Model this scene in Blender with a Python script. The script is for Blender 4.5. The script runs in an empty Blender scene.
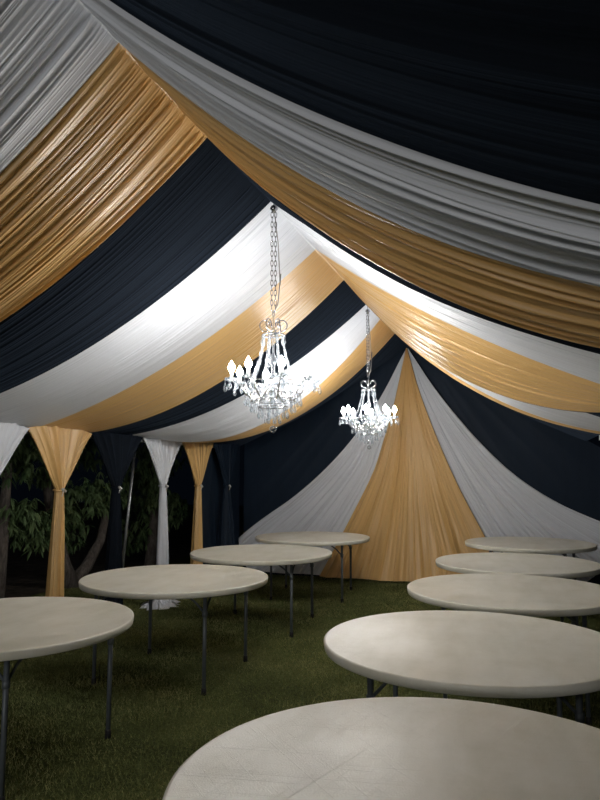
import bpy, bmesh, math, random
import numpy as np
from mathutils import Vector, Matrix
random.seed(7)
PI = math.pi
D = bpy.data
S = bpy.context.scene
COL = S.collection

# ------------------------------------------------------------------ camera, world, exposure
CAM_H = 1.626
cam = D.cameras.new('camera'); cam.sensor_fit = 'VERTICAL'; cam.sensor_height = 24.0
cam.lens = 24.0 * 680.0 / 800.0; cam.clip_start = 0.02; cam.clip_end = 200
cam_o = D.objects.new('camera', cam); COL.objects.link(cam_o)
cam_o.location = (0, 0, CAM_H); cam_o.rotation_euler = (math.radians(90 + 5.95), 0, 0)
S.camera = cam_o
w = D.worlds.new('night_sky'); S.world = w; w.use_nodes = True
wbg = w.node_tree.nodes['Background']; wbg.inputs[0].default_value = (0.35, 0.55, 1.0, 1); wbg.inputs[1].default_value = 0.002
S.view_settings.view_transform = 'Standard'; S.view_settings.look = 'None'
S.view_settings.exposure = 0.42; S.view_settings.gamma = 1.0; S.view_settings.use_curve_mapping = False
BULB_POWER = 265.0      # emission strength of every chandelier bulb
BULB_COLOR = (1.0, 0.965, 0.91)

# added fill: soft unseen point light behind the camera for near swags and tables
lamp = D.lights.new('fill_behind', 'POINT'); lamp.energy = 55.0; lamp.color = (1.0, 0.965, 0.91); lamp.shadow_soft_size = 0.28
lamp_o = D.objects.new('fill_behind', lamp); COL.objects.link(lamp_o); lamp_o.location = (-2.17, -1.36, 2.31)
# added soft area fill far behind the camera, lifts end-wall drapes and curtains
fl = D.lights.new('entrance_fill', 'AREA'); fl.shape = 'RECTANGLE'; fl.size = 4.0; fl.size_y = 1.6; fl.energy = 125.0; fl.color = (1.0, 0.97, 0.94)
fl_o = D.objects.new('entrance_fill', fl); COL.objects.link(fl_o); fl_o.location = (-4.3, -8.1, 1.9); fl_o.rotation_euler = (math.radians(91), 0, -0.31709)
# ------------------------------------------------------------------ tent frame of reference
TH = 0.31709
CT, ST = math.cos(TH), math.sin(TH)
UR, ZR, UL, ZE, UE, VW = -1.628, 3.503, -4.29, 2.023, 0.802, 10.2
def tw(u, v, z):
    return np.stack(np.broadcast_arrays(u * CT + v * ST, -u * ST + v * CT, z * 1.0), -1)
def tp(u, v, z=0.0):
    return Vector((u * CT + v * ST, -u * ST + v * CT, z))

# ------------------------------------------------------------------ materials
def nmat(name):
    m = D.materials.new(name); m.use_nodes = True
    nt = m.node_tree; b = nt.nodes['Principled BSDF']
    return m, nt, b
def sv(b, **k):
    for a, v in k.items():
        n = a.replace('_', ' ')
        assert n in b.inputs, n
        b.inputs[n].default_value = v
def c4(c): return (c[0], c[1], c[2], 1)
def ramp(nt, fac, stops):
    r = nt.nodes.new('ShaderNodeValToRGB')
    while len(r.color_ramp.elements) < len(stops): r.color_ramp.elements.new(0.5)
    for e, (p, c) in zip(r.color_ramp.elements, stops): e.position = p; e.color = c4(c)
    nt.links.new(fac, r.inputs[0]); return r.outputs[0]
def noise(nt, vec, scale, detail=4, rough=0.55):
    n = nt.nodes.new('ShaderNodeTexNoise'); n.inputs['Scale'].default_value = scale
    n.inputs['Detail'].default_value = detail; n.inputs['Roughness'].default_value = rough
    if vec is not None: nt.links.new(vec, n.inputs['Vector'])
    return n.outputs['Fac']
def mapping(nt, out, scale):
    tc = nt.nodes.new('ShaderNodeTexCoord'); mp = nt.nodes.new('ShaderNodeMapping')
    mp.inputs['Scale'].default_value = scale
    nt.links.new(tc.outputs[out], mp.inputs['Vector']); return mp.outputs[0]
def bump(nt, b, h, strength, dist):
    n = nt.nodes.new('ShaderNodeBump'); n.inputs['Strength'].default_value = strength
    n.inputs['Distance'].default_value = dist
    nt.links.new(h, n.inputs['Height']); nt.links.new(n.outputs[0], b.inputs['Normal'])

def fabric(name, col, rough=0.5, spec=0.4, sheen=0.15, trans=0.0, lines=(110, 0.22, 1), bs=0.5, ior=1.5):
    m, nt, b = nmat(name)
    vec = mapping(nt, 'UV', lines)
    f = noise(nt, vec, 1.0, 5, 0.6)
    d = tuple(x * 0.86 for x in col); l = tuple(min(1, x * 1.08) for x in col)
    nt.links.new(ramp(nt, f, [(0.3, d), (0.7, l)]), b.inputs['Base Color'])
    sv(b, Roughness=rough, Specular_IOR_Level=spec, Sheen_Weight=sheen, Sheen_Roughness=0.4, IOR=ior, Sheen_Tint=(0.45, 0.65, 1.0, 1) if sum(col) < 0.2 else (1, 1, 1, 1))
    bump(nt, b, f, bs, 0.004)
    if trans > 0:
        t = nt.nodes.new('ShaderNodeBsdfTranslucent'); t.inputs[0].default_value = c4(col)
        mx = nt.nodes.new('ShaderNodeMixShader'); mx.inputs[0].default_value = trans
        nt.links.new(b.outputs[0], mx.inputs[1]); nt.links.new(t.outputs[0], mx.inputs[2])
        nt.links.new(mx.outputs[0], nt.nodes['Material Output'].inputs[0])
    return m
WHITE = (0.64, 0.67, 0.73); GOLD = (0.66, 0.415, 0.16); BLACK = (0.011, 0.0145, 0.021)
M = {}
M['white'] = fabric('white_polyester_cloth', WHITE, 0.5, 0.35, 0.05)
M['gold'] = fabric('gold_satin_cloth', GOLD, 0.36, 0.6, 0.05)
M['black'] = fabric('black_polyester_cloth', BLACK, 0.7, 0.0, 0.07)
M['navy'] = fabric('black_backdrop_cloth', (0.009, 0.018, 0.034), 0.6, 0.5, 0.05, lines=(30, 3, 1), ior=1.25)

def metal(name, col, rough=0.35, met=1.0):
    m, nt, b = nmat(name)
    f = noise(nt, mapping(nt, 'Object', (1, 1, 1)), 30, 4)
    nt.links.new(ramp(nt, f, [(0.3, tuple(x * 0.8 for x in col)), (0.7, col)]), b.inputs['Base Color'])
    sv(b, Metallic=met, Roughness=rough); return m
M['chrome'] = metal('polished_chrome', (0.5, 0.5, 0.52), 0.22)
M['leg'] = metal('grey_powder_coated_steel', (0.13, 0.15, 0.17), 0.45, 0.2)
M['alu'] = metal('dull_aluminium_tube', (0.35, 0.37, 0.38), 0.4, 0.8)
M['beam'] = metal('white_painted_beam', (0.6, 0.62, 0.62), 0.5, 0.0)
M['rubber'] = metal('black_rubber', (0.02, 0.02, 0.022), 0.7, 0.0)
M['cable'] = metal('clear_power_cable', (0.25, 0.24, 0.22), 0.4, 0.0)
M['knot'] = metal('pale_cord_knot', (0.6, 0.6, 0.58), 0.6, 0.0)
M['roof'] = metal('dark_tent_cover', (0.03, 0.032, 0.036), 0.7, 0.0)

def crystal(name, clear, rough, col, bs, scale):
    m, nt, b = nmat(name); sv(b, Base_Color=c4(col), Roughness=rough, Specular_IOR_Level=0.5)
    f = noise(nt, mapping(nt, 'Object', (1, 1, 1)), scale, 2); bump(nt, b, f, bs, 0.01)
    t = nt.nodes.new('ShaderNodeBsdfTransparent'); t.inputs[0].default_value = (0.95, 0.97, 0.98, 1)
    lw = nt.nodes.new('ShaderNodeLayerWeight'); lw.inputs[0].default_value = 0.45
    mr = nt.nodes.new('ShaderNodeMapRange'); mr.inputs[3].default_value = clear; mr.inputs[4].default_value = 0.95
    nt.links.new(lw.outputs['Facing'], mr.inputs[0])
    mx = nt.nodes.new('ShaderNodeMixShader'); nt.links.new(mr.outputs[0], mx.inputs[0])
    nt.links.new(t.outputs[0], mx.inputs[1]); nt.links.new(b.outputs[0], mx.inputs[2])
    nt.links.new(mx.outputs[0], nt.nodes['Material Output'].inputs[0]); return m
M['crystal'] = crystal('cut_crystal', 0.05, 0.05, (0.35, 0.38, 0.42), 0.5, 60)
M['glass'] = crystal('clear_glass', 0.08, 0.08, (0.25, 0.27, 0.3), 0.3, 80)
m, nt, b = nmat('ivory_candle_sleeve'); sv(b, Base_Color=(0.85, 0.84, 0.8, 1), Roughness=0.5); M['sleeve'] = m
m, nt, b = nmat('glowing_candle_bulb'); sv(b, Base_Color=(1, 1, 1, 1), Emission_Color=c4(BULB_COLOR), Emission_Strength=BULB_POWER); M['bulb'] = m

# table top plastic: pale, stained and scratched
m, nt, b = nmat('speckled_plastic_table_top')
ov = mapping(nt, 'Object', (1, 1, 1))
f1 = noise(nt, ov, 3.0, 6, 0.6); f2 = noise(nt, mapping(nt, 'Object', (1.2, 3.5, 1)), 1.8, 5, 0.6)
mm = nt.nodes.new('ShaderNodeMath'); mm.operation = 'ADD'; nt.links.new(f1, mm.inputs[0]); nt.links.new(f2, mm.inputs[1])
mh = nt.nodes.new('ShaderNodeMath'); mh.operation = 'MULTIPLY'; mh.inputs[1].default_value = 0.5; nt.links.new(mm.outputs[0], mh.inputs[0])
nt.links.new(ramp(nt, mh.outputs[0], [(0.33, (0.64, 0.625, 0.52)), (0.5, (0.75, 0.735, 0.645)), (0.66, (0.83, 0.82, 0.745))]), b.inputs['Base Color'])
# scratches: thin level lines of stretched noise in three directions
tot = None
for ang, sc, sd in ((.4, 150, 1), (1.5, 120, 2), (-.7, 180, 3)):
    tc = nt.nodes.new('ShaderNodeTexCoord'); mp = nt.nodes.new('ShaderNodeMapping'); mp.inputs['Rotation'].default_value = (0, 0, ang)
    m2 = nt.nodes.new('ShaderNodeMapping'); m2.inputs['Scale'].default_value = (0.9, sc, 1); m2.inputs['Location'].default_value = (sd * 7, sd * 3, 0)
    nt.links.new(tc.outputs['Object'], mp.inputs['Vector']); nt.links.new(mp.outputs[0], m2.inputs['Vector'])
    q = ramp(nt, noise(nt, m2.outputs[0], 1.0, 3, 0.6), [(0.62, (0, 0, 0)), (0.68, (1, 1, 1)), (0.74, (0, 0, 0))])
    if tot is None: tot = q
    else:
        ad = nt.nodes.new('ShaderNodeMath'); ad.operation = 'ADD'; nt.links.new(tot, ad.inputs[0]); nt.links.new(q, ad.inputs[1]); tot = ad.outputs[0]
nf_ = noise(nt, ov, 150, 3)
ad = nt.nodes.new('ShaderNodeMath'); ad.operation = 'ADD'; nt.links.new(tot, ad.inputs[0]); nt.links.new(nf_, ad.inputs[1])
sv(b, Specular_IOR_Level=0.5)
f3 = noise(nt, ov, 4, 3, 0.5)
nt.links.new(ramp(nt, f3, [(0.1, (0.24, 0.24, 0.24)), (0.9, (0.46, 0.46, 0.46))]), b.inputs['Roughness'])
bump(nt, b, ad.outputs[0], 0.3, 0.003)
M['top'] = m

m, nt, b = nmat('lawn_soil_and_turf')
ov = mapping(nt, 'Object', (1, 1, 1))
f = noise(nt, ov, 1.1, 6, 0.6); g = noise(nt, ov, 45, 4, 0.7)
mm = nt.nodes.new('ShaderNodeMath'); mm.operation = 'ADD'; nt.links.new(f, mm.inputs[0]); nt.links.new(g, mm.inputs[1])
mh = nt.nodes.new('ShaderNodeMath'); mh.operation = 'MULTIPLY'; mh.inputs[1].default_value = 0.5; nt.links.new(mm.outputs[0], mh.inputs[0])
nt.links.new(ramp(nt, mh.outputs[0], [(0.35, (0.035, 0.04, 0.016)), (0.5, (0.09, 0.11, 0.035)), (0.65, (0.19, 0.19, 0.075))]), b.inputs['Base Color'])
sv(b, Roughness=0.95, Specular_IOR_Level=0.1); bump(nt, b, g, 1.0, 0.03)
M['lawn'] = m
m, nt, b = nmat('grass_blade')
f = noise(nt, mapping(nt, 'Object', (1, 1, 1)), 1.6, 5, 0.7); g = noise(nt, mapping(nt, 'Object', (1, 1, 1)), 60, 2)
mm = nt.nodes.new('ShaderNodeMath'); mm.operation = 'ADD'; nt.links.new(f, mm.inputs[0]); nt.links.new(g, mm.inputs[1])
mh = nt.nodes.new('ShaderNodeMath'); mh.operation = 'MULTIPLY'; mh.inputs[1].default_value = 0.5; nt.links.new(mm.outputs[0], mh.inputs[0])
nt.links.new(ramp(nt, mh.outputs[0], [(0.36, (0.09, 0.11, 0.04)), (0.5, (0.22, 0.25, 0.09)), (0.64, (0.46, 0.43, 0.19))]), b.inputs['Base Color'])
sv(b, Roughness=0.7, Specular_IOR_Level=0.2); M['grass'] = m
m, nt, b = nmat('bare_dark_soil')
f = noise(nt, mapping(nt, 'Object', (1, 1, 1)), 5, 8, 0.7)
nt.links.new(ramp(nt, f, [(0.35, (0.025, 0.02, 0.014)), (0.6, (0.09, 0.07, 0.05))]), b.inputs['Base Color'])
sv(b, Roughness=1.0); bump(nt, b, f, 1, 0.05); M['soil'] = m
m, nt, b = nmat('tree_bark')
f = noise(nt, mapping(nt, 'Object', (6, 6, 1.5)), 4, 8, 0.7)
nt.links.new(ramp(nt, f, [(0.35, (0.07, 0.058, 0.05)), (0.65, (0.22, 0.19, 0.165))]), b.inputs['Base Color'])
sv(b, Roughness=0.9); bump(nt, b, f, 1, 0.03); M['bark'] = m
m, nt, b = nmat('tree_leaf')
f = noise(nt, mapping(nt, 'Object', (1, 1, 1)), 3, 3)
nt.links.new(ramp(nt, f, [(0.35, (0.07, 0.13, 0.05)), (0.65, (0.20, 0.28, 0.12))]), b.inputs['Base Color'])
sv(b, Roughness=0.45, Specular_IOR_Level=0.5); M['leaf'] = m

# ------------------------------------------------------------------ object helpers
def link(o, parent=None):
    COL.objects.link(o)
    if parent is not None: o.parent = parent
    return o
def smooth(me): me.polygons.foreach_set('use_smooth', [True] * len(me.polygons))
def obj(name, bm, mat, parent=None, sm=True):
    me = D.meshes.new(name); bmesh.ops.recalc_face_normals(bm, faces=bm.faces); bm.to_mesh(me); bm.free()
    me.materials.append(mat)
    if sm: smooth(me)
    return link(D.objects.new(name, me), parent)
def empty(name, loc, rz=0.0, parent=None):
    o = D.objects.new(name, None); o.location = loc; o.rotation_euler = (0, 0, rz); o.empty_display_size = 0.1
    return link(o, parent)
def tag(o, label=None, cat=None, group=None, kind=None):
    if label: o['label'] = label
    if cat: o['category'] = cat
    if group: o['group'] = group
    if kind: o['kind'] = kind
    return o
def copy_tree(o, parent=None):
    c = o.copy(); COL.objects.link(c); c.parent = parent
    for ch in list(o.children): copy_tree(ch, c)
    return c
def grid_obj(name, P, mat, parent=None, uv=None, closed=False):
    """P: (nt, nw, 3) array of points -> one smooth mesh"""
    nt_, nw = P.shape[:2]
    idx = np.arange(nt_ * nw).reshape(nt_, nw)
    if closed: idx = np.concatenate([idx, idx[:, :1]], 1)
    q = np.stack([idx[:-1, :-1], idx[:-1, 1:], idx[1:, 1:], idx[1:, :-1]], -1).reshape(-1, 4)
    me = D.meshes.new(name)
    me.vertices.add(nt_ * nw); me.vertices.foreach_set('co', P.reshape(-1).astype(np.float32))
    me.loops.add(q.size); me.loops.foreach_set('vertex_index', q.reshape(-1).astype(np.int32))
    me.polygons.add(len(q)); me.polygons.foreach_set('loop_start', np.arange(0, q.size, 4, dtype=np.int32))
    me.update(calc_edges=True)
    ul = me.uv_layers.new(name='UVMap')
    tt = np.repeat(np.linspace(0, 1, nt_)[:, None], nw, 1); ww = np.repeat(np.linspace(0, 1, nw)[None], nt_, 0)
    uvs = np.stack([ww, tt], -1).reshape(-1, 2)[q.reshape(-1)]
    if uv: uvs = uvs * np.array(uv)
    ul.data.foreach_set('uv', uvs.reshape(-1).astype(np.float32))
    me.materials.append(mat); smooth(me); me.validate()
    return link(D.objects.new(name, me), parent)
def tube(bm, pts, r, seg=8, cap=True):
    pts = [Vector(p) for p in pts]; rings = []
    rr = r if isinstance(r, (list, tuple)) else [r] * len(pts)
    prev = None
    for i, p in enumerate(pts):
        a = pts[max(i - 1, 0)]; c = pts[min(i + 1, len(pts) - 1)]
        t = (c - a).normalized()
        if prev is None:
            n = t.orthogonal().normalized()
        else:
            n = (prev - t * prev.dot(t)); n = n.normalized() if n.length > 1e-6 else t.orthogonal().normalized()
        prev = n; bn = t.cross(n)
        rings.append([bm.verts.new(p + (n * math.cos(k * 2 * PI / seg) + bn * math.sin(k * 2 * PI / seg)) * rr[i]) for k in range(seg)])
    for A, B in zip(rings[:-1], rings[1:]):
        for k in range(seg): bm.faces.new((A[k], A[(k + 1) % seg], B[(k + 1) % seg], B[k]))
    if cap:
        bm.faces.new(rings[0][::-1]); bm.faces.new(rings[-1])
def lathe(bm, prof, seg=24, center=(0, 0, 0)):
    cx, cy, cz = center; rings = []
    for r, z in prof:
        rings.append([bm.verts.new((cx + max(r, 1e-4) * math.cos(k * 2 * PI / seg), cy + max(r, 1e-4) * math.sin(k * 2 * PI / seg), cz + z)) for k in range(seg)])
    for A, B in zip(rings[:-1], rings[1:]):
        for k in range(seg): bm.faces.new((A[k], A[(k + 1) % seg], B[(k + 1) % seg], B[k]))
    bm.faces.new(rings[0][::-1]); bm.faces.new(rings[-1])
def ball(bm, c, r, sz=1.0, seg=8):
    prof = [(r * math.sin(a), -r * sz * math.cos(a)) for a in np.linspace(0.0, PI, 7)]
    lathe(bm, prof, seg, c)
def gem(bm, c, r, h):           # pear-shaped faceted drop, hanging below c
    lathe(bm, [(0.001, 0), (r * 0.25, -h * 0.2), (r * 0.75, -h * 0.5), (r, -h * 0.72), (r * 0.65, -h * 0.92), (0.001, -h)], 6, c)
def box(bm, c, s, rot=None):
    v = bmesh.ops.create_cube(bm, size=1.0)['verts']
    for q in v:
        q.co = Vector((q.co.x * s[0], q.co.y * s[1], q.co.z * s[2]))
        if rot is not None: q.co = rot @ q.co
        q.co += Vector(c)

# ------------------------------------------------------------------ folds
def folds(Wg, Tg, n, seed, sharp=0.26, drift=0.6):
    """pleats running along t: sharp soft-topped ridges at irregular spacing, 0..~1"""
    r = np.random.RandomState(seed); h = np.zeros_like(Wg); T2 = Tg
    for i in range(n):
        c = (i + 0.5 + r.uniform(-0.45, 0.45)) / n
        s = r.uniform(0.5, 1.7) * sharp / n; a = r.uniform(0.25, 1.0) ** 1.3
        dr = r.uniform(-1, 1) * drift / n; ph = r.uniform(0, 6.28); k = r.uniform(1, 4)
        x = Wg - c - dr * (T2 - 0.5) - 0.15 / n * np.sin(k * T2 * 2 + ph)
        am = a * (0.7 + 0.3 * np.sin(k * T2 * 1.7 + ph * 2))
        asym = np.where(x > 0, s * 1.6, s * 0.7)
        h += am * np.exp(-(np.sqrt(x * x + (0.3 * s) ** 2) - 0.3 * s) / asym)
    return h
def normals(P):
    a = np.gradient(P, axis=0); b_ = np.gradient(P, axis=1)
    n = np.cross(a, b_); return n / (np.linalg.norm(n, axis=-1, keepdims=True) + 1e-9)

# ================================================================== SETTING
def struct(o, label=None): return tag(o, label, None, None, 'structure')
bm = bmesh.new(); vs = [bm.verts.new(tp(u, v, 0)) for u, v in ((-6.2, -1.5), (3.5, -1.5), (3.5, 13.5), (-6.2, 13.5))]; bm.faces.new(vs)
struct(obj('floor', bm, M['lawn']), 'short trodden lawn under the tent')
bm = bmesh.new(); vs = [bm.verts.new(tp(u, v, -0.004)) for u, v in ((-30, -12), (-6.2, -12), (-6.2, 30), (-30, 30))]; bm.faces.new(vs)
struct(obj('trim_1', bm, M['soil']), 'bare dark soil beside the lawn outside the tent')
# tent roof cover (gable) over the drapes
bm = bmesh.new()
for ua, za, ub, zb in ((UL - .06, ZE + .07, UR, ZR + .07), (UR, ZR + .07, UE + .06, ZE + .07)):
    vs = [bm.verts.new(tp(ua, -2.0, za)), bm.verts.new(tp(ub, -2.0, zb)), bm.verts.new(tp(ub, VW + .12, zb)), bm.verts.new(tp(ua, VW + .12, za))]
    f = bm.faces.new(vs)
bmesh.ops.remove_doubles(bm, verts=bm.verts, dist=1e-4)
r_ = bmesh.ops.solidify(bm, geom=list(bm.faces), thickness=0.01)
struct(obj('ceiling', bm, M['roof'], sm=False), 'dark tent roof cover above the cloth swags')
# eave beams, gable rafters
bm = bmesh.new()
R_ = Matrix.Rotation(-TH, 3, 'Z')
for u in (UL - .03, UE + .03):
    v1 = VW - .3 if u < 0 else 8.3
    box(bm, tp(u, (v1 - 2) / 2, ZE - .02), (.05, v1 + 2, .075), R_)
struct(obj('trim_2', bm, M['beam'], sm=False), 'white eave beams of the tent frame')
bm = bmesh.new()
for u, v in ((UL + .08, VW + .12), (1.75, VW + .1)):
    tube(bm, [tp(u, v, 0), tp(u, v, ZE)], .03, 10)
struct(obj('trim_3', bm, M['alu']), 'aluminium corner posts of the tent')

# ================================================================== CEILING SWAGS
#        ridge v ; left eave v, sag ; right eave v, sag
BD = {'Z': (0.60, 0.50, .28, 0.45, .26), 'A': (1.651, 1.42, .32, 1.537, .257), 'B1': (2.409, 2.227, .313, 2.081, .241),
      'B2': (3.305, 3.088, .282, 2.88, .290), 'B3': (4.287, 3.941, .255, 3.387, .149), 'B4': (5.37, 5.21, .192, 4.514, .111),
      'B5': (6.363, 6.055, .286, 4.919, .405), 'B6': (7.379, 6.705, .274, 6.3, .12), 'B7': (8.157, 7.493, .507, 7.643, .253),
      'B8': (9.137, 8.475, .415, 8.058, .218), 'E': (10.17, 10.0, .10, 9.9, .10)}
def edge(key, side, T):
    vr, vl, sl, vr2, sr = BD[key]
    ue, ve, s = (UL, vl, sl) if side < 0 else (UE, vr2, sr)
    return UR + (ue - UR) * T, vr + (ve - vr) * T, ZR + (ZE - ZR) * T - 4 * s * T * (1 - T)
def swag(name, k0, k1, mat, label, seed, nf, amp, group='striped ceiling swags', nw=400, sharp=.24):
    T = np.linspace(-1, 1, 151); T = np.sign(T) * np.abs(T) ** 1.25
    P = np.zeros((len(T), nw, 3)); W_ = np.linspace(-0.015, 1.015, nw)[None]
    Ta = np.abs(T)[:, None]
    pts = []
    for side in (-1, 1):
        a = edge(k0, side, Ta); b_ = edge(k1, side, Ta)
        pts.append([a[i] * (1 - W_) + b_[i] * W_ for i in range(3)])
    sel = (T < 0)[:, None]
    U, V, Z = [np.where(sel, pts[0][i], pts[1][i]) for i in range(3)]
    Wg = np.repeat(W_, len(T), 0); Tg = np.repeat(T[:, None], nw, 1)
    At = np.abs(Tg)
    P = tw(U, V, Z); N = normals(P)
    N = N * np.sign(-N[..., 2:3])                       # folds hang downwards
    h = np.where(Tg < 0, folds(Wg, At, nf, seed, sharp), folds(Wg, At, nf, seed + 50, sharp)) + 0.3 * folds(Wg, At, nf * 3, seed + 9, 0.35)
    env = (0.28 + 0.72 * np.sin(PI * np.clip(At * 0.9 + .03, 0, 1)) ** 0.6)
    bow = 0.02 * (1 - (2 * np.clip(Wg, 0, 1) - 1) ** 2) * np.sin(PI * At)
    # blend at the ridge so both slopes meet
    env = env * np.clip(At * 60, 0.2, 1)
    P = P + N * (amp * h * env + bow)[..., None]
    o = grid_obj(name, P, mat, uv=(1, 3))
    return tag(o, label, 'ceiling drape', group)
swag('black_swag', 'Z', 'A', M['black'], 'black ceiling swag nearest the camera, filling the top right corner', 11, 12, .016)
swag('white_swag', 'A', 'B1', M['white'], 'greyish white ceiling swag nearest the camera, running through the top left corner', 12, 15, .038, sharp=.17)
swag('gold_swag', 'B1', 'B2', M['gold'], 'deeply pleated gold ceiling swag nearest the camera, bronze on its right slope', 13, 19, .034, sharp=.17)
swag('black_swag', 'B2', 'B3', M['black'], 'black ceiling swag between the nearest gold swag and the chain of the larger chandelier', 14, 24, .014)
swag('white_swag', 'B3', 'B4', M['white'], 'white ceiling swag right behind the larger chandelier chain', 15, 26, .011)
swag('gold_swag', 'B4', 'B5', M['gold'], 'gold ceiling swag behind the larger chandelier, second gold one from the front', 16, 28, .008)
swag('black_swag', 'B5', 'B6', M['black'], 'narrow looking black ceiling swag just in front of the smaller chandelier chain', 17, 24, .010)
swag('white_swag', 'B6', 'B7', M['white'], 'farthest white ceiling swag, beside the chain of the smaller chandelier', 18, 26, .009)
swag('gold_swag', 'B7', 'B8', M['gold'], 'farthest gold ceiling swag, last one before the end wall', 19, 26, .009)
swag('black_swag', 'B8', 'E', M['black'], 'farthest black ceiling swag against the end wall of the tent', 20, 16, .010)

# ================================================================== END WALL
K_ = VW / 10.386
def fz(L): return [(u * K_, CAM_H + (z - CAM_H) * K_) for u, z in L]
wl = fz([(-1.665, 3.50), (-1.729, 3.398), (-2.083, 2.724), (-2.632, 1.985), (-3.375, 1.341), (-4.125, 0.933), (-4.44, 0.72)])
gl = fz([(-1.665, 3.50), (-1.881, 2.562), (-2.077, 1.948), (-2.191, 1.595), (-2.641, 0.762), (-3.02, 0.03)])
gr = fz([(-1.650, 3.50), (-1.449, 2.703), (-0.984, 1.493), (-0.575, 0.699), (-0.247, 0.03)])
wr = fz([(-1.640, 3.50), (-1.149, 2.694), (-0.335, 1.713), (0.333, 1.216), (0.95, 0.935), (1.25, 0.84)])
def resample(L, n):
    L = np.array(L); # smooth with chaikin
    for _ in range(3):
        A = L[:-1] * .75 + L[1:] * .25; B = L[:-1] * .25 + L[1:] * .75
        L = np.concatenate([L[:1], np.stack([A, B], 1).reshape(-1, 2), L[-1:]])
    d = np.r_[0, np.cumsum(np.linalg.norm(np.diff(L, axis=0), axis=1))]; d /= d[-1]
    s = np.linspace(0, 1, n); return np.stack([np.interp(s, d, L[:, 0]), np.interp(s, d, L[:, 1])], -1)
def fan(name, La, Lb, bottom, mat, label, seed, nf, amp, voff, puddle, nw=300, ns=110, group=None):
    A = resample(La, ns); B = resample(Lb, ns)
    W_ = np.linspace(0, 1, nw); s = np.linspace(0, 1, ns)
    bt = np.array(bottom); bw = np.linspace(0, 1, len(bt))
    Bt = np.stack([np.interp(W_, bw, bt[:, 0]), np.interp(W_, bw, bt[:, 1])], -1)
    lin = A[-1][None] * (1 - W_[:, None]) + B[-1][None] * W_[:, None]
    P2 = A[:, None] * (1 - W_[None, :, None]) + B[:, None] * W_[None, :, None] + (s[:, None, None] ** 3) * (Bt - lin)[None]
    Wg = np.repeat(W_[None], ns, 0); Sg = np.repeat(s[:, None], nw, 1)
    h = folds(Wg, Sg, nf, seed, 0.4, 0.8) + 0.35 * folds(Wg, Sg, nf * 2, seed + 3, 0.4, 0.8)
    v = VW - voff - amp * h * (0.18 + 0.82 * Sg) - puddle * np.clip((Sg - .72) / .28, 0, 1) ** 2 * (0.75 + .25 * np.sin(Wg * 21 + seed))
    z = np.maximum(P2[..., 1], 0.012 + 0.01 * np.abs(np.sin(Wg * 40)))
    P = tw(P2[..., 0], v, z)
    o = grid_obj(name, P, mat, uv=(1, 2)); return tag(o, label, 'wall drape', group)
bl = fz([(-4.42, 0.55), (-4.38, 0.30), (-4.25, 0.05), (-3.8, 0.03), (-3.4, 0.03), (-3.02, 0.03)])
fan('white_wall_drape', wl, gl, bl, M['white'], 'white cloth fanning down the left half of the end wall', 31, 18, .05, .05, .05, group='fanned drapes of the end wall')
fan('gold_wall_drape', gl, gr, fz([(-3.02, .03), (-2.3, .02), (-1.6, .015), (-.9, .02), (-.247, .03)]), M['gold'], 'gold cloth fanning down the middle of the end wall to the lawn', 32, 22, .08, .09, .16, group='fanned drapes of the end wall')
fan('white_wall_drape', gr, wr, fz([(-.247, .03), (.2, .03), (.75, .1), (1.05, .35), (1.25, .84)]), M['white'], 'white cloth fanning down the right half of the end wall', 33, 18, .05, .05, .05, group='fanned drapes of the end wall')
# black backdrop hanging behind the fan, one cloth each side of the peak
def backdrop(side, label, seed):
    nu, nz = 260, 120
    u0, u1 = (UL - .02, UR) if side < 0 else (UR, 1.9)
    uu = np.linspace(u0, u1, nu)[None]; s = np.linspace(0, 1, nz)[:, None]
    ue = UL if side < 0 else UE
    top = np.maximum(ZR + (ZE - ZR) * (uu - UR) / (ue - UR) + .05, 1.4)
    z = top * s + 0.0 * uu + 0.01 * (1 - s)
    U = uu + 0 * z
    ang = np.arctan2(np.abs(U - UR) + .02, ZR + .3 - z)
    rad = np.hypot(U - UR, ZR + .3 - z)
    h = folds(ang / 1.6, rad / 4.5, 13, seed, .5, 1.5) + .5 * folds(ang / 1.6, rad / 4.5, 30, seed + 1, .4, 1.0)
    v = VW + .06 - .03 * h * np.clip(rad / 2.5, .1, 1)
    o = grid_obj('black_backdrop', tw(U, v, z), M['navy'], uv=(1, 1))
    return tag(o, label, 'backdrop cloth', 'black backdrops of the end wall')
backdrop(-1, 'black backdrop cloth on the end wall, left of the white fan', 41)
backdrop(1, 'black backdrop cloth on the end wall, right of the white fan', 43)

nu, nz = 90, 60
uu = np.linspace(8.75, VW + .02, nu)[None]; s = np.linspace(0, 1, nz)[:, None]
h = folds(np.repeat(np.linspace(0, 1, nu)[None], nz, 0), np.repeat(s, nu, 1), 9, 47, .6, .8)
o = grid_obj('black_side_cloth', tw(UL - .10 + .04 * h, uu + 0 * s, (ZE + .02) * s + .01 + 0 * uu), M['navy'], uv=(1, 1))
tag(o, 'black cloth closing the far left corner, behind the last tied curtain', 'backdrop cloth')
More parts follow.
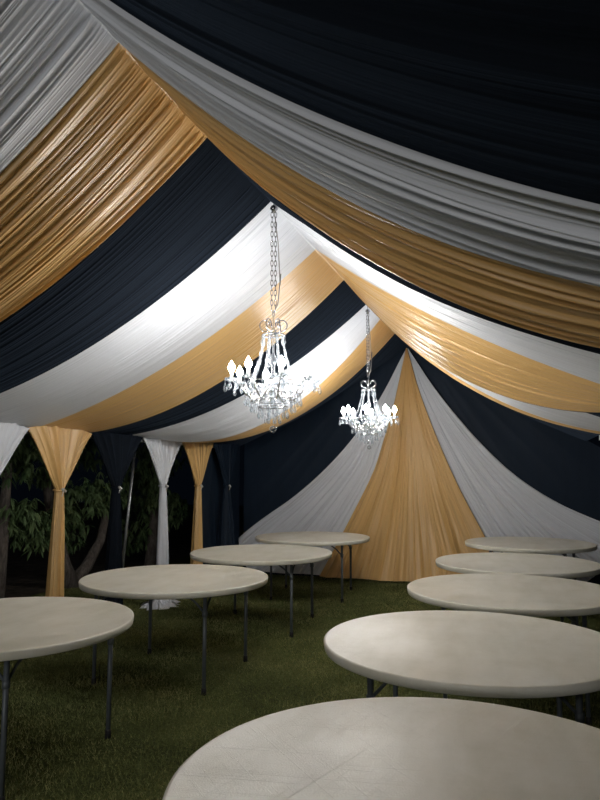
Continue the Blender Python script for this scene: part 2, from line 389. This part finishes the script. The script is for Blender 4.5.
# ================================================================== TIED SIDE CURTAINS
def side_curtain(v, mat, name, label, seed, tie_z=1.44, half=.49, puddle=False, knot=True, bottom=.115):
    root = empty(name, tp(UL + .05, v, 0), -TH)
    nz, na = 150, 300
    zs = np.r_[np.linspace(ZE + .035, tie_z, 80), np.linspace(tie_z, 0.005, 71)[1:]]
    top = ZE + .035
    th = np.linspace(0, 2 * PI, na, endpoint=False)
    x = 1 - 2 * np.abs(((th / PI) % 2) - 1)             # uniform -1..1..-1
    x = np.sin(x * PI / 2) * .35 + x * .65
    side = np.where(th < PI, 1.0, -1.0)
    P = np.zeros((len(zs), na, 3)); r = np.random.RandomState(seed)
    wq = (th / (2 * PI))
    for i, z in enumerate(zs):
        if z >= tie_z:
            q = (z - tie_z) / (top - tie_z)
            a = .042 + (half - .042) * (q ** 0.92 * .9 + .1 * q ** 3); b_ = .040 * (1 - q) + .022 * q
            pl = .036 * (q ** .5) + .008
            zz = z - .05 * q ** 4 * np.abs(x) ** 2.2
        else:
            q = (tie_z - z) / tie_z
            a = .042 + (bottom - .042) * q ** .75; b_ = .040 + (bottom * .7 - .04) * q ** .75; pl = .008 + .034 * q ** .7
            if puddle and q > .93: a += (q - .93) * 1.6; b_ += (q - .93) * 1.2
            zz = z + 0 * x
        ww = wq + .01 * math.sin(z * 3 + seed)
        h = folds(ww[None], np.full((1, na), z / 2), 26, seed, .4, .6)[0]
        ys = side * b_ * np.sqrt(np.clip(1 - x * x, 0, 1)) + side * pl * (h - .5)
        P[i, :, 0] = ys; P[i, :, 1] = x * a * (1 + .06 * (h - .5)); P[i, :, 2] = zz
    grid_obj('cloth', P, mat, root, uv=(2, 2), closed=True)
    if puddle:
        bmp = bmesh.new(); n = 40
        rr = [(.0, .05), (.05, .075), (.12, .05), (.17, .03), (.20, .006)]
        rings = [[bmp.verts.new((math.cos(k * 2 * PI / n) * R * (1 + .25 * math.sin(k * 1.9 + R * 9)), math.sin(k * 2 * PI / n) * R * (1.35 + .3 * math.sin(k * 1.3)), h * (1 + .5 * math.sin(k * 2.3 + R * 30)))) for k in range(n)] for R, h in [(max(a, .002), h) for a, h in rr]]
        for A, B in zip(rings[:-1], rings[1:]):
            for k in range(n): bmp.faces.new((A[k], A[(k + 1) % n], B[(k + 1) % n], B[k]))
        obj('trailing_hem', bmp, mat, root)
    bmt = bmesh.new()
    pts = [(.050 * math.cos(t), .050 * math.sin(t), tie_z + .004 * math.sin(2 * t)) for t in np.linspace(0, 2 * PI, 25)]
    tube(bmt, pts, .010, 8, False); tb = obj('tieback', bmt, mat, root)
    if knot:
        bmk = bmesh.new(); ball(bmk, (.058, -.018, tie_z + .008), .017); ball(bmk, (.056, .016, tie_z - .006), .014)
        tube(bmk, [(.060, -.01, tie_z), (.066, -.03, tie_z - .03), (.062, -.036, tie_z - .055)], .005, 6)
        ko = obj('knot', bmk, M['knot'], tb); ko['label'] = 'pale knot of the tieback cord'
    tag(root, label, 'curtain', 'tied curtains along the open side of the tent'); return root
side_curtain(4.55, M['white'], 'white_curtain', 'white tied curtain cut off by the left edge of the photo', 61)
side_curtain(5.52, M['gold'], 'gold_curtain', 'nearer gold curtain, gathered by a tie beside the first black curtain', 62)
side_curtain(6.48, M['black'], 'black_curtain', 'nearer black tied curtain, hanging in front of the trees beside the metal pole', 63)
side_curtain(7.50, M['white'], 'white_curtain', 'slim white tied curtain with its hem trailing on the grass', 64, puddle=True, bottom=.10)
side_curtain(8.46, M['gold'], 'gold_curtain', 'farther gold tied curtain beyond the white one', 65, tie_z=1.42)
side_curtain(9.40, M['navy'], 'black_curtain', 'farthest black tied curtain beside the corner of the end wall', 66, tie_z=1.40, bottom=.2)
# metal guy pole outside the curtains
bm = bmesh.new()
tube(bm, [tp(-4.62, 7.17, 0), tp(-4.50, 7.28, ZE - .02)], .019, 12)
root = empty('tent_pole', tp(-4.62, 7.17, 0)); tag(root, 'thin leaning metal tent pole between the black and the white curtain', 'pole')
po = obj('pole', bm, M['alu'], None); po.parent = root; po.matrix_parent_inverse = Matrix.Translation(-Vector(root.location))
bm = bmesh.new(); lathe(bm, [(.05, 0), (.05, .008), (.025, .012), (.024, .05)], 16); obj('foot_plate', bm, M['alu'], root)

# ================================================================== TABLES
RT, HT = 0.76, 0.76
def make_table():
    root = empty('round_table', (0, 0, 0))
    bm = bmesh.new(); R = RT
    prof = [(0.001, 0), (R * .5, 0), (R - .016, 0), (R - .012, .0012), (R - .006, .0008), (R - .0015, -.003), (R, -.007), (R - .002, -.026), (R - .005, -.042), (R - .008, -.045), (R - .02, -.0455), (R - .05, -.040), (R - .06, -.030), (.001, -.030)]
    lathe(bm, [(r, HT + z) for r, z in prof], 96)
    obj('tabletop', bm, M['top'], root)
    LR = .64; c = LR / math.sqrt(2)
    for sx in (-1, 1):
        for sy in (-1, 1):
            bm = bmesh.new(); x, y = sx * c, sy * c
            tube(bm, [(x, y, .012), (x, y, HT - .032)], .0145, 12)
            lg = obj('leg', bm, M['leg'], root)
            bm = bmesh.new(); lathe(bm, [(.015, .05), (.018, .045), (.019, .0), (.012, 0)], 12, (x, y, 0)); obj('foot_cap', bm, M['rubber'], lg)
            bm = bmesh.new()                                # collar and two diagonal braces up to the top
            lathe(bm, [(.015, -.02), (.020, -.018), (.020, .018), (.015, .02)], 12, (x, y, .575))
            tube(bm, [(x, y, .575), (x, y - sy * .07, .65), (x, y - sy * .17, HT - .04)], .008, 8)
            tube(bm, [(x, y, .575), (x - sx * .07, y, .65), (x - sx * .17, y, HT - .04)], .008, 8)
            obj('diagonal_brace', bm, M['leg'], lg)
    for sx in (-1, 1):
        bm = bmesh.new(); x = sx * c
        tube(bm, [(x, -c, HT - .042), (x, c, HT - .042)], .012, 10); obj('crossbar', bm, M['leg'], root)
    bm = bmesh.new()
    for s in (-1, 1): box(bm, (0, s * .30, HT - .037), (1.15, .03, .016))
    obj('under_rail', bm, M['leg'], root)
    return root
s_ = .8306
tabs = [((-2.102, 4.893), 'round table at the left edge of the photo, nearest in the left row', -3),
        ((-1.231, 6.878), 'second round table of the left row, in front of the trailing white curtain', 0),
        ((-.499, 8.957), 'third round table of the left row, overlapping the farthest table behind it', 1),
        ((.198, 11.027), 'farthest round table of the left row, beside the gold drape of the end wall', 4),
        ((3.349, 10.103), 'farthest round table of the right row, in front of the right white wall drape', 0),
        ((2.491, 7.981), 'second farthest round table of the right row', 2),
        ((1.877, 6.183), 'middle round table of the right row, third from the front', -2),
        ((1.061, 4.333), 'second nearest round table of the right row, its whole left edge in view', 0),
        ((.470, 2.368), 'nearest round table with a scratched top, cut off by the bottom of the photo', 1)]
proto = make_table()
for i, ((x, y), lab, da) in enumerate(tabs):
    o = proto if i == 0 else copy_tree(proto)
    o.location = (x * s_, y * s_, 0.0); o.rotation_euler = (0, 0, math.radians(-60 - 45 + da + (180 if i % 2 else 0)))
    tag(o, lab, 'table', 'round folding tables')

# ================================================================== CHANDELIERS
def chain(bm, x0, y0, z0, z1):
    n = int((z0 - z1) / .034); L = (z0 - z1) / n
    for i in range(n):
        zc = z0 - (i + .5) * L; hor = i % 2
        pts = []
        for t in np.linspace(0, 2 * PI, 11):
            a = .0085 * math.cos(t); b_ = (L * .5 + .006) * math.sin(t)
            pts.append((x0 + (a if hor else 0), y0 + (0 if hor else a), zc + b_))
        tube(bm, pts, .0024, 5, False)
def make_chandelier(drop):
    """origin at the flame height of the bulbs; drop = height of the hook above it"""
    root = empty('chandelier', (0, 0, 0))
    bm = bmesh.new(); chain(bm, -.012, 0, drop, .42); chain(bm, .012, .004, drop, .42)
    obj('chain', bm, M['chrome'], root)
    bm = bmesh.new(); tube(bm, [(.0, 0, drop), (.03, .01, drop - .25), (.045, .01, drop - .55), (.05, .0, (drop + .4) * .5 - .1), (.03, 0, .46), (.0, 0, .40)], .0035, 6)
    obj('power_cable', bm, M['cable'], root)
    bm = bmesh.new(); lathe(bm, [(.004, .06), (.004, .02), (.02, .01), (.03, -.01), (.012, -.03), (.004, -.04)], 16, (0, 0, drop)); obj('ceiling_hook', bm, M['chrome'], root)
    # central column
    bm = bmesh.new()
    lathe(bm, [(.004, .42), (.010, .41), (.012, .39), (.005, .37), (.005, .30), (.016, .28), (.022, .25), (.008, .22), (.007, .12), (.02, .10), (.028, .06), (.012, .03), (.012, -.02), (.03, -.05), (.042, -.09), (.042, -.12), (.02, -.15), (.012, -.19), (.02, -.23), (.008, -.27), (.004, -.30)], 20)
    obj('column', bm, M['glass'], root)
    # crown: rim with curled scrolls
    bm = bmesh.new()
    pts = [(.075 * math.cos(t), .075 * math.sin(t), .245) for t in np.linspace(0, 2 * PI, 33)]
    tube(bm, pts, .005, 6, False)
    for k in range(6):
        a = k * PI / 3; pts = []
        for t in np.linspace(0, 1, 16):
            an = -PI * .6 + t * PI * 1.75; rr = .046 * (1 - .45 * t)
            pts.append(((.055 + rr * math.cos(an)) * math.cos(a), (.055 + rr * math.cos(an)) * math.sin(a), .315 + rr * math.sin(an)))
        tube(bm, [(.008 * math.cos(a), .008 * math.sin(a), .245)] + pts, .0036, 6)
    cr = obj('crown', bm, M['chrome'], root)
    for k in range(10):
        a = k * PI / 5; bm = bmesh.new(); x, y = .078 * math.cos(a), .078 * math.sin(a)
        ball(bm, (x, y, .232), .007); gem(bm, (x, y, .226), .010, .045); obj('crystal_drop', bm, M['crystal'], cr)
    # bead strands from crown down to the arm ring
    for k in range(8):
        a = (k + .5) * PI / 4; bm = bmesh.new()
        for t in np.linspace(0, 1, 24):
            r = .07 + .085 * t ** 1.5; z = .235 - .30 * t - .03 * math.sin(PI * t) * t
            ball(bm, (r * math.cos(a), r * math.sin(a), z), .0078 if int(t * 23) % 4 else .0105, 1, 6)
        obj('bead_strand', bm, M['crystal'], root)
    # lower ring, swags and tiers of drops
    bm = bmesh.new()
    for R, z in ((.155, -.075), (.19, -.165), (.15, -.21), (.10, -.25)):
        tube(bm, [(R * math.cos(t), R * math.sin(t), z) for t in np.linspace(0, 2 * PI, 41)], .004, 6, False)
    obj('crystal_ring', bm, M['chrome'], root)
    for R, z, n, h in ((.155, -.08, 14, .05), (.19, -.17, 18, .06), (.15, -.215, 16, .06), (.10, -.255, 12, .06), (.05, -.29, 7, .06)):
        for k in range(n):
            a = (k + .5) * 2 * PI / n; bm = bmesh.new(); x, y = R * math.cos(a), R * math.sin(a)
            ball(bm, (x, y, z - .008), .006, 1, 6); gem(bm, (x, y, z - .014), .0115, h); obj('crystal_drop', bm, M['crystal'], root)
    bm = bmesh.new(); tube(bm, [(0, 0, -.29), (0, 0, -.375)], .002, 5); ball(bm, (0, 0, -.40), .024, 1, 12); obj('crystal_ball', bm, M['crystal'], root)
    # arms
    def arm():
        bm = bmesh.new(); P0 = []
        for t in np.linspace(0, 1, 26):
            x = .03 + .25 * t
            z = -.10 - .10 * math.sin(PI * min(1, t * 1.12)) ** 1.0 * (1 - .15 * t) + .035 * t ** 4 + .03 * math.sin(2 * PI * t) * -.5
            P0.append((x, 0, z))
        z_end = P0[-1][2]; P0 += [(.285, 0, z_end + .015), (.285, 0, -.078)]
        tube(bm, P0, .0058, 8)
        sc = [(.17 + .028 * math.cos(t) * (1 - t / 9), 0, -.135 + .028 * math.sin(t) * (1 - t / 9)) for t in np.linspace(-1.5, 4.4, 18)]
        tube(bm, sc, .003, 6)
        a = obj('arm', bm, M['chrome'], root)
        cx = .285
        bm = bmesh.new(); lathe(bm, [(.006, -.085), (.02, -.082), (.040, -.070), (.046, -.060), (.043, -.060), (.034, -.068), (.01, -.074)], 20, (cx, 0, 0)); obj('drip_cup', bm, M['glass'], a)
        bm = bmesh.new(); lathe(bm, [(.011, -.075), (.0115, -.022), (.009, -.018)], 12, (cx, 0, 0)); obj('candle_sleeve', bm, M['sleeve'], a)
        bm = bmesh.new(); lathe(bm, [(.008, -.020), (.019, -.006), (.0235, .008), (.020, .024), (.010, .040), (.003, .054), (.001, .058)], 14, (cx, 0, 0))
        bo = obj('bulb', bm, M['bulb'], a); bo['label'] = 'glowing flame-shaped bulb'
        for k in range(5):
            an = k * 2 * PI / 5; bm = bmesh.new(); x, y = cx + .042 * math.cos(an), .042 * math.sin(an)
            z = -.066; ball(bm, (x, y, z), .006, 1, 6); ball(bm, (x, y, z - .013), .006, 1, 6); gem(bm, (x, y, z - .02), .0125, .052 if k else .07)
            obj('crystal_drop', bm, M['crystal'], a)
        return a
    a0 = arm()
    for k in range(8):
        a = a0 if k == 0 else copy_tree(a0, root)
        a.rotation_euler = (0, 0, math.radians(13 + 45 * k))
    return root
def px_on_ridge(v, z): return tp(UR, v, z)
ch = make_chandelier(1.15); ch.location = tp(UR + .025, 4.30, 2.305)
tag(ch, 'larger looking crystal chandelier hanging nearer the camera on a long chain', 'chandelier', 'crystal candle chandeliers')
c2 = copy_tree(ch); c2.location = tp(UR, 7.42, 2.285); c2.rotation_euler = (0, 0, .35)
tag(c2, 'smaller looking crystal chandelier hanging in front of the gold wall drape', 'chandelier', 'crystal candle chandeliers')

# ================================================================== GRASS
def grass():
    r = np.random.RandomState(3); n = 420000
    u = r.uniform(-6.1, 1.6, n); v = 1.2 + (VW + .5 - 1.2) * r.uniform(0, 1, n) ** 1.15
    keep = np.sin(u * 3.1 + v * 1.7) * np.sin(v * 2.3 - u * 1.1) + r.uniform(-1.6, 1, n) < .55
    u, v = u[keep], v[keep]; n = len(u)
    c = tw(u, v, np.zeros(n)); a = r.uniform(0, 2 * PI, n); h = r.uniform(.010, .034, n); wd = r.uniform(.0012, .0026, n)
    ln = r.uniform(.0, .030, n); b_ = r.uniform(0, 2 * PI, n)
    d = np.stack([np.cos(a), np.sin(a), 0 * a], -1) * wd[:, None]
    tip = c + np.stack([np.cos(b_) * ln, np.sin(b_) * ln, h], -1)
    P = np.stack([c - d, c + d, tip], 1).reshape(-1, 3)
    me = D.meshes.new('grass'); me.vertices.add(3 * n); me.vertices.foreach_set('co', P.reshape(-1).astype(np.float32))
    me.loops.add(3 * n); me.loops.foreach_set('vertex_index', np.arange(3 * n, dtype=np.int32))
    me.polygons.add(n); me.polygons.foreach_set('loop_start', np.arange(0, 3 * n, 3, dtype=np.int32))
    me.update(calc_edges=True); me.materials.append(M['grass'])
    o = link(D.objects.new('grass', me)); tag(o, 'short patchy green grass of the lawn', 'grass', None, 'stuff')
grass()

# ================================================================== TREES OUTSIDE
def tree(u, v, trunks, clusters, label, seed):
    r = np.random.RandomState(seed); root = empty('tree', tp(u, v, 0), -TH)
    bm = bmesh.new()
    for pts, r0 in trunks:
        n = len(pts); tube(bm, pts, [r0 * (1 - .5 * i / (n - 1)) for i in range(n)], 12)
    obj('trunk', bm, M['bark'], root)
    V, F = [], []
    for (cx, cy, cz, R, n) in clusters:
        for _ in range(n):
            d = r.normal(size=3); d /= np.linalg.norm(d); p = np.array([cx, cy, cz]) + d * R * r.uniform(.2, 1) ** .6 * np.array([1, 1, .9])
            for _k in range(5):                             # a whorl of drooping leaves
                a = r.uniform(0, 2 * PI); dr = np.array([math.cos(a), math.sin(a), -r.uniform(.2, 1.8)]); dr /= np.linalg.norm(dr)
                L = r.uniform(.09, .17); sd = np.cross(dr, [0, 0, 1]); sd /= np.linalg.norm(sd) + 1e-9; sd *= L * .13
                up = np.cross(sd, dr); up /= np.linalg.norm(up) + 1e-9
                k = len(V)
                V += [p, p + dr * L * .3 + sd, p + dr * L * .35 + up * .008, p + dr * L * .3 - sd, p + dr * L * .7 + sd * .8 + np.array([0, 0, -.01]), p + dr * L * .7 - sd * .8 + np.array([0, 0, -.01]), p + dr * L + np.array([0, 0, -.03])]
                F += [(k, k + 1, k + 2), (k, k + 2, k + 3), (k + 2, k + 1, k + 4), (k + 3, k + 2, k + 5), (k + 2, k + 4, k + 6), (k + 2, k + 6, k + 5)]
    me = D.meshes.new('foliage'); me.from_pydata([tuple(p) for p in V], [], F); me.materials.append(M['leaf'])
    link(D.objects.new('foliage', me), root)
    tag(root, label, 'tree', 'trees in the dark beyond the curtains')
tree(-6.1, 8.3, [([(0, 0, 0), (-.05, -.15, .3), (-.1, -.3, .8), (-.15, -.38, 1.4), (-.2, -.3, 2.2)], .13), ([(0, 0, .05), (.05, .25, .25), (.1, .5, .6), (.1, .7, 1.2)], .10)],
     [(.2, -.75, .95, .25, 60), (.1, -.1, 1.25, .35, 90), (-.1, -.6, 1.9, .5, 120), (.2, .55, 1.35, .35, 90), (-.2, .3, 2.1, .5, 120), (-.3, .2, .8, .35, 70)], 'tree with pale forked trunk seen between the gold and black curtains', 5)
tree(-6.1, 10.4, [([(0, 0, 0), (0, .1, .6), (-.05, .15, 1.3), (0, 0, 2.2)], .10)],
     [(0, -.2, 1.3, .42, 140), (.2, .4, 1.0, .35, 90), (0, .2, 1.9, .5, 150), (.2, -.5, 1.6, .35, 90), (-.3, 0, .6, .4, 80)], 'leafy tree seen behind the metal pole and white curtain', 6)
tree(-6.1, 6.85, [([(0, 0, 0), (.05, 0, .8), (0, .1, 2.2)], .09)],
     [(.1, .2, 1.1, .3, 80), (.1, .5, .9, .3, 90), (0, 0, 1.9, .5, 130)], 'leafy tree seen at the left edge beside the white curtain', 8)
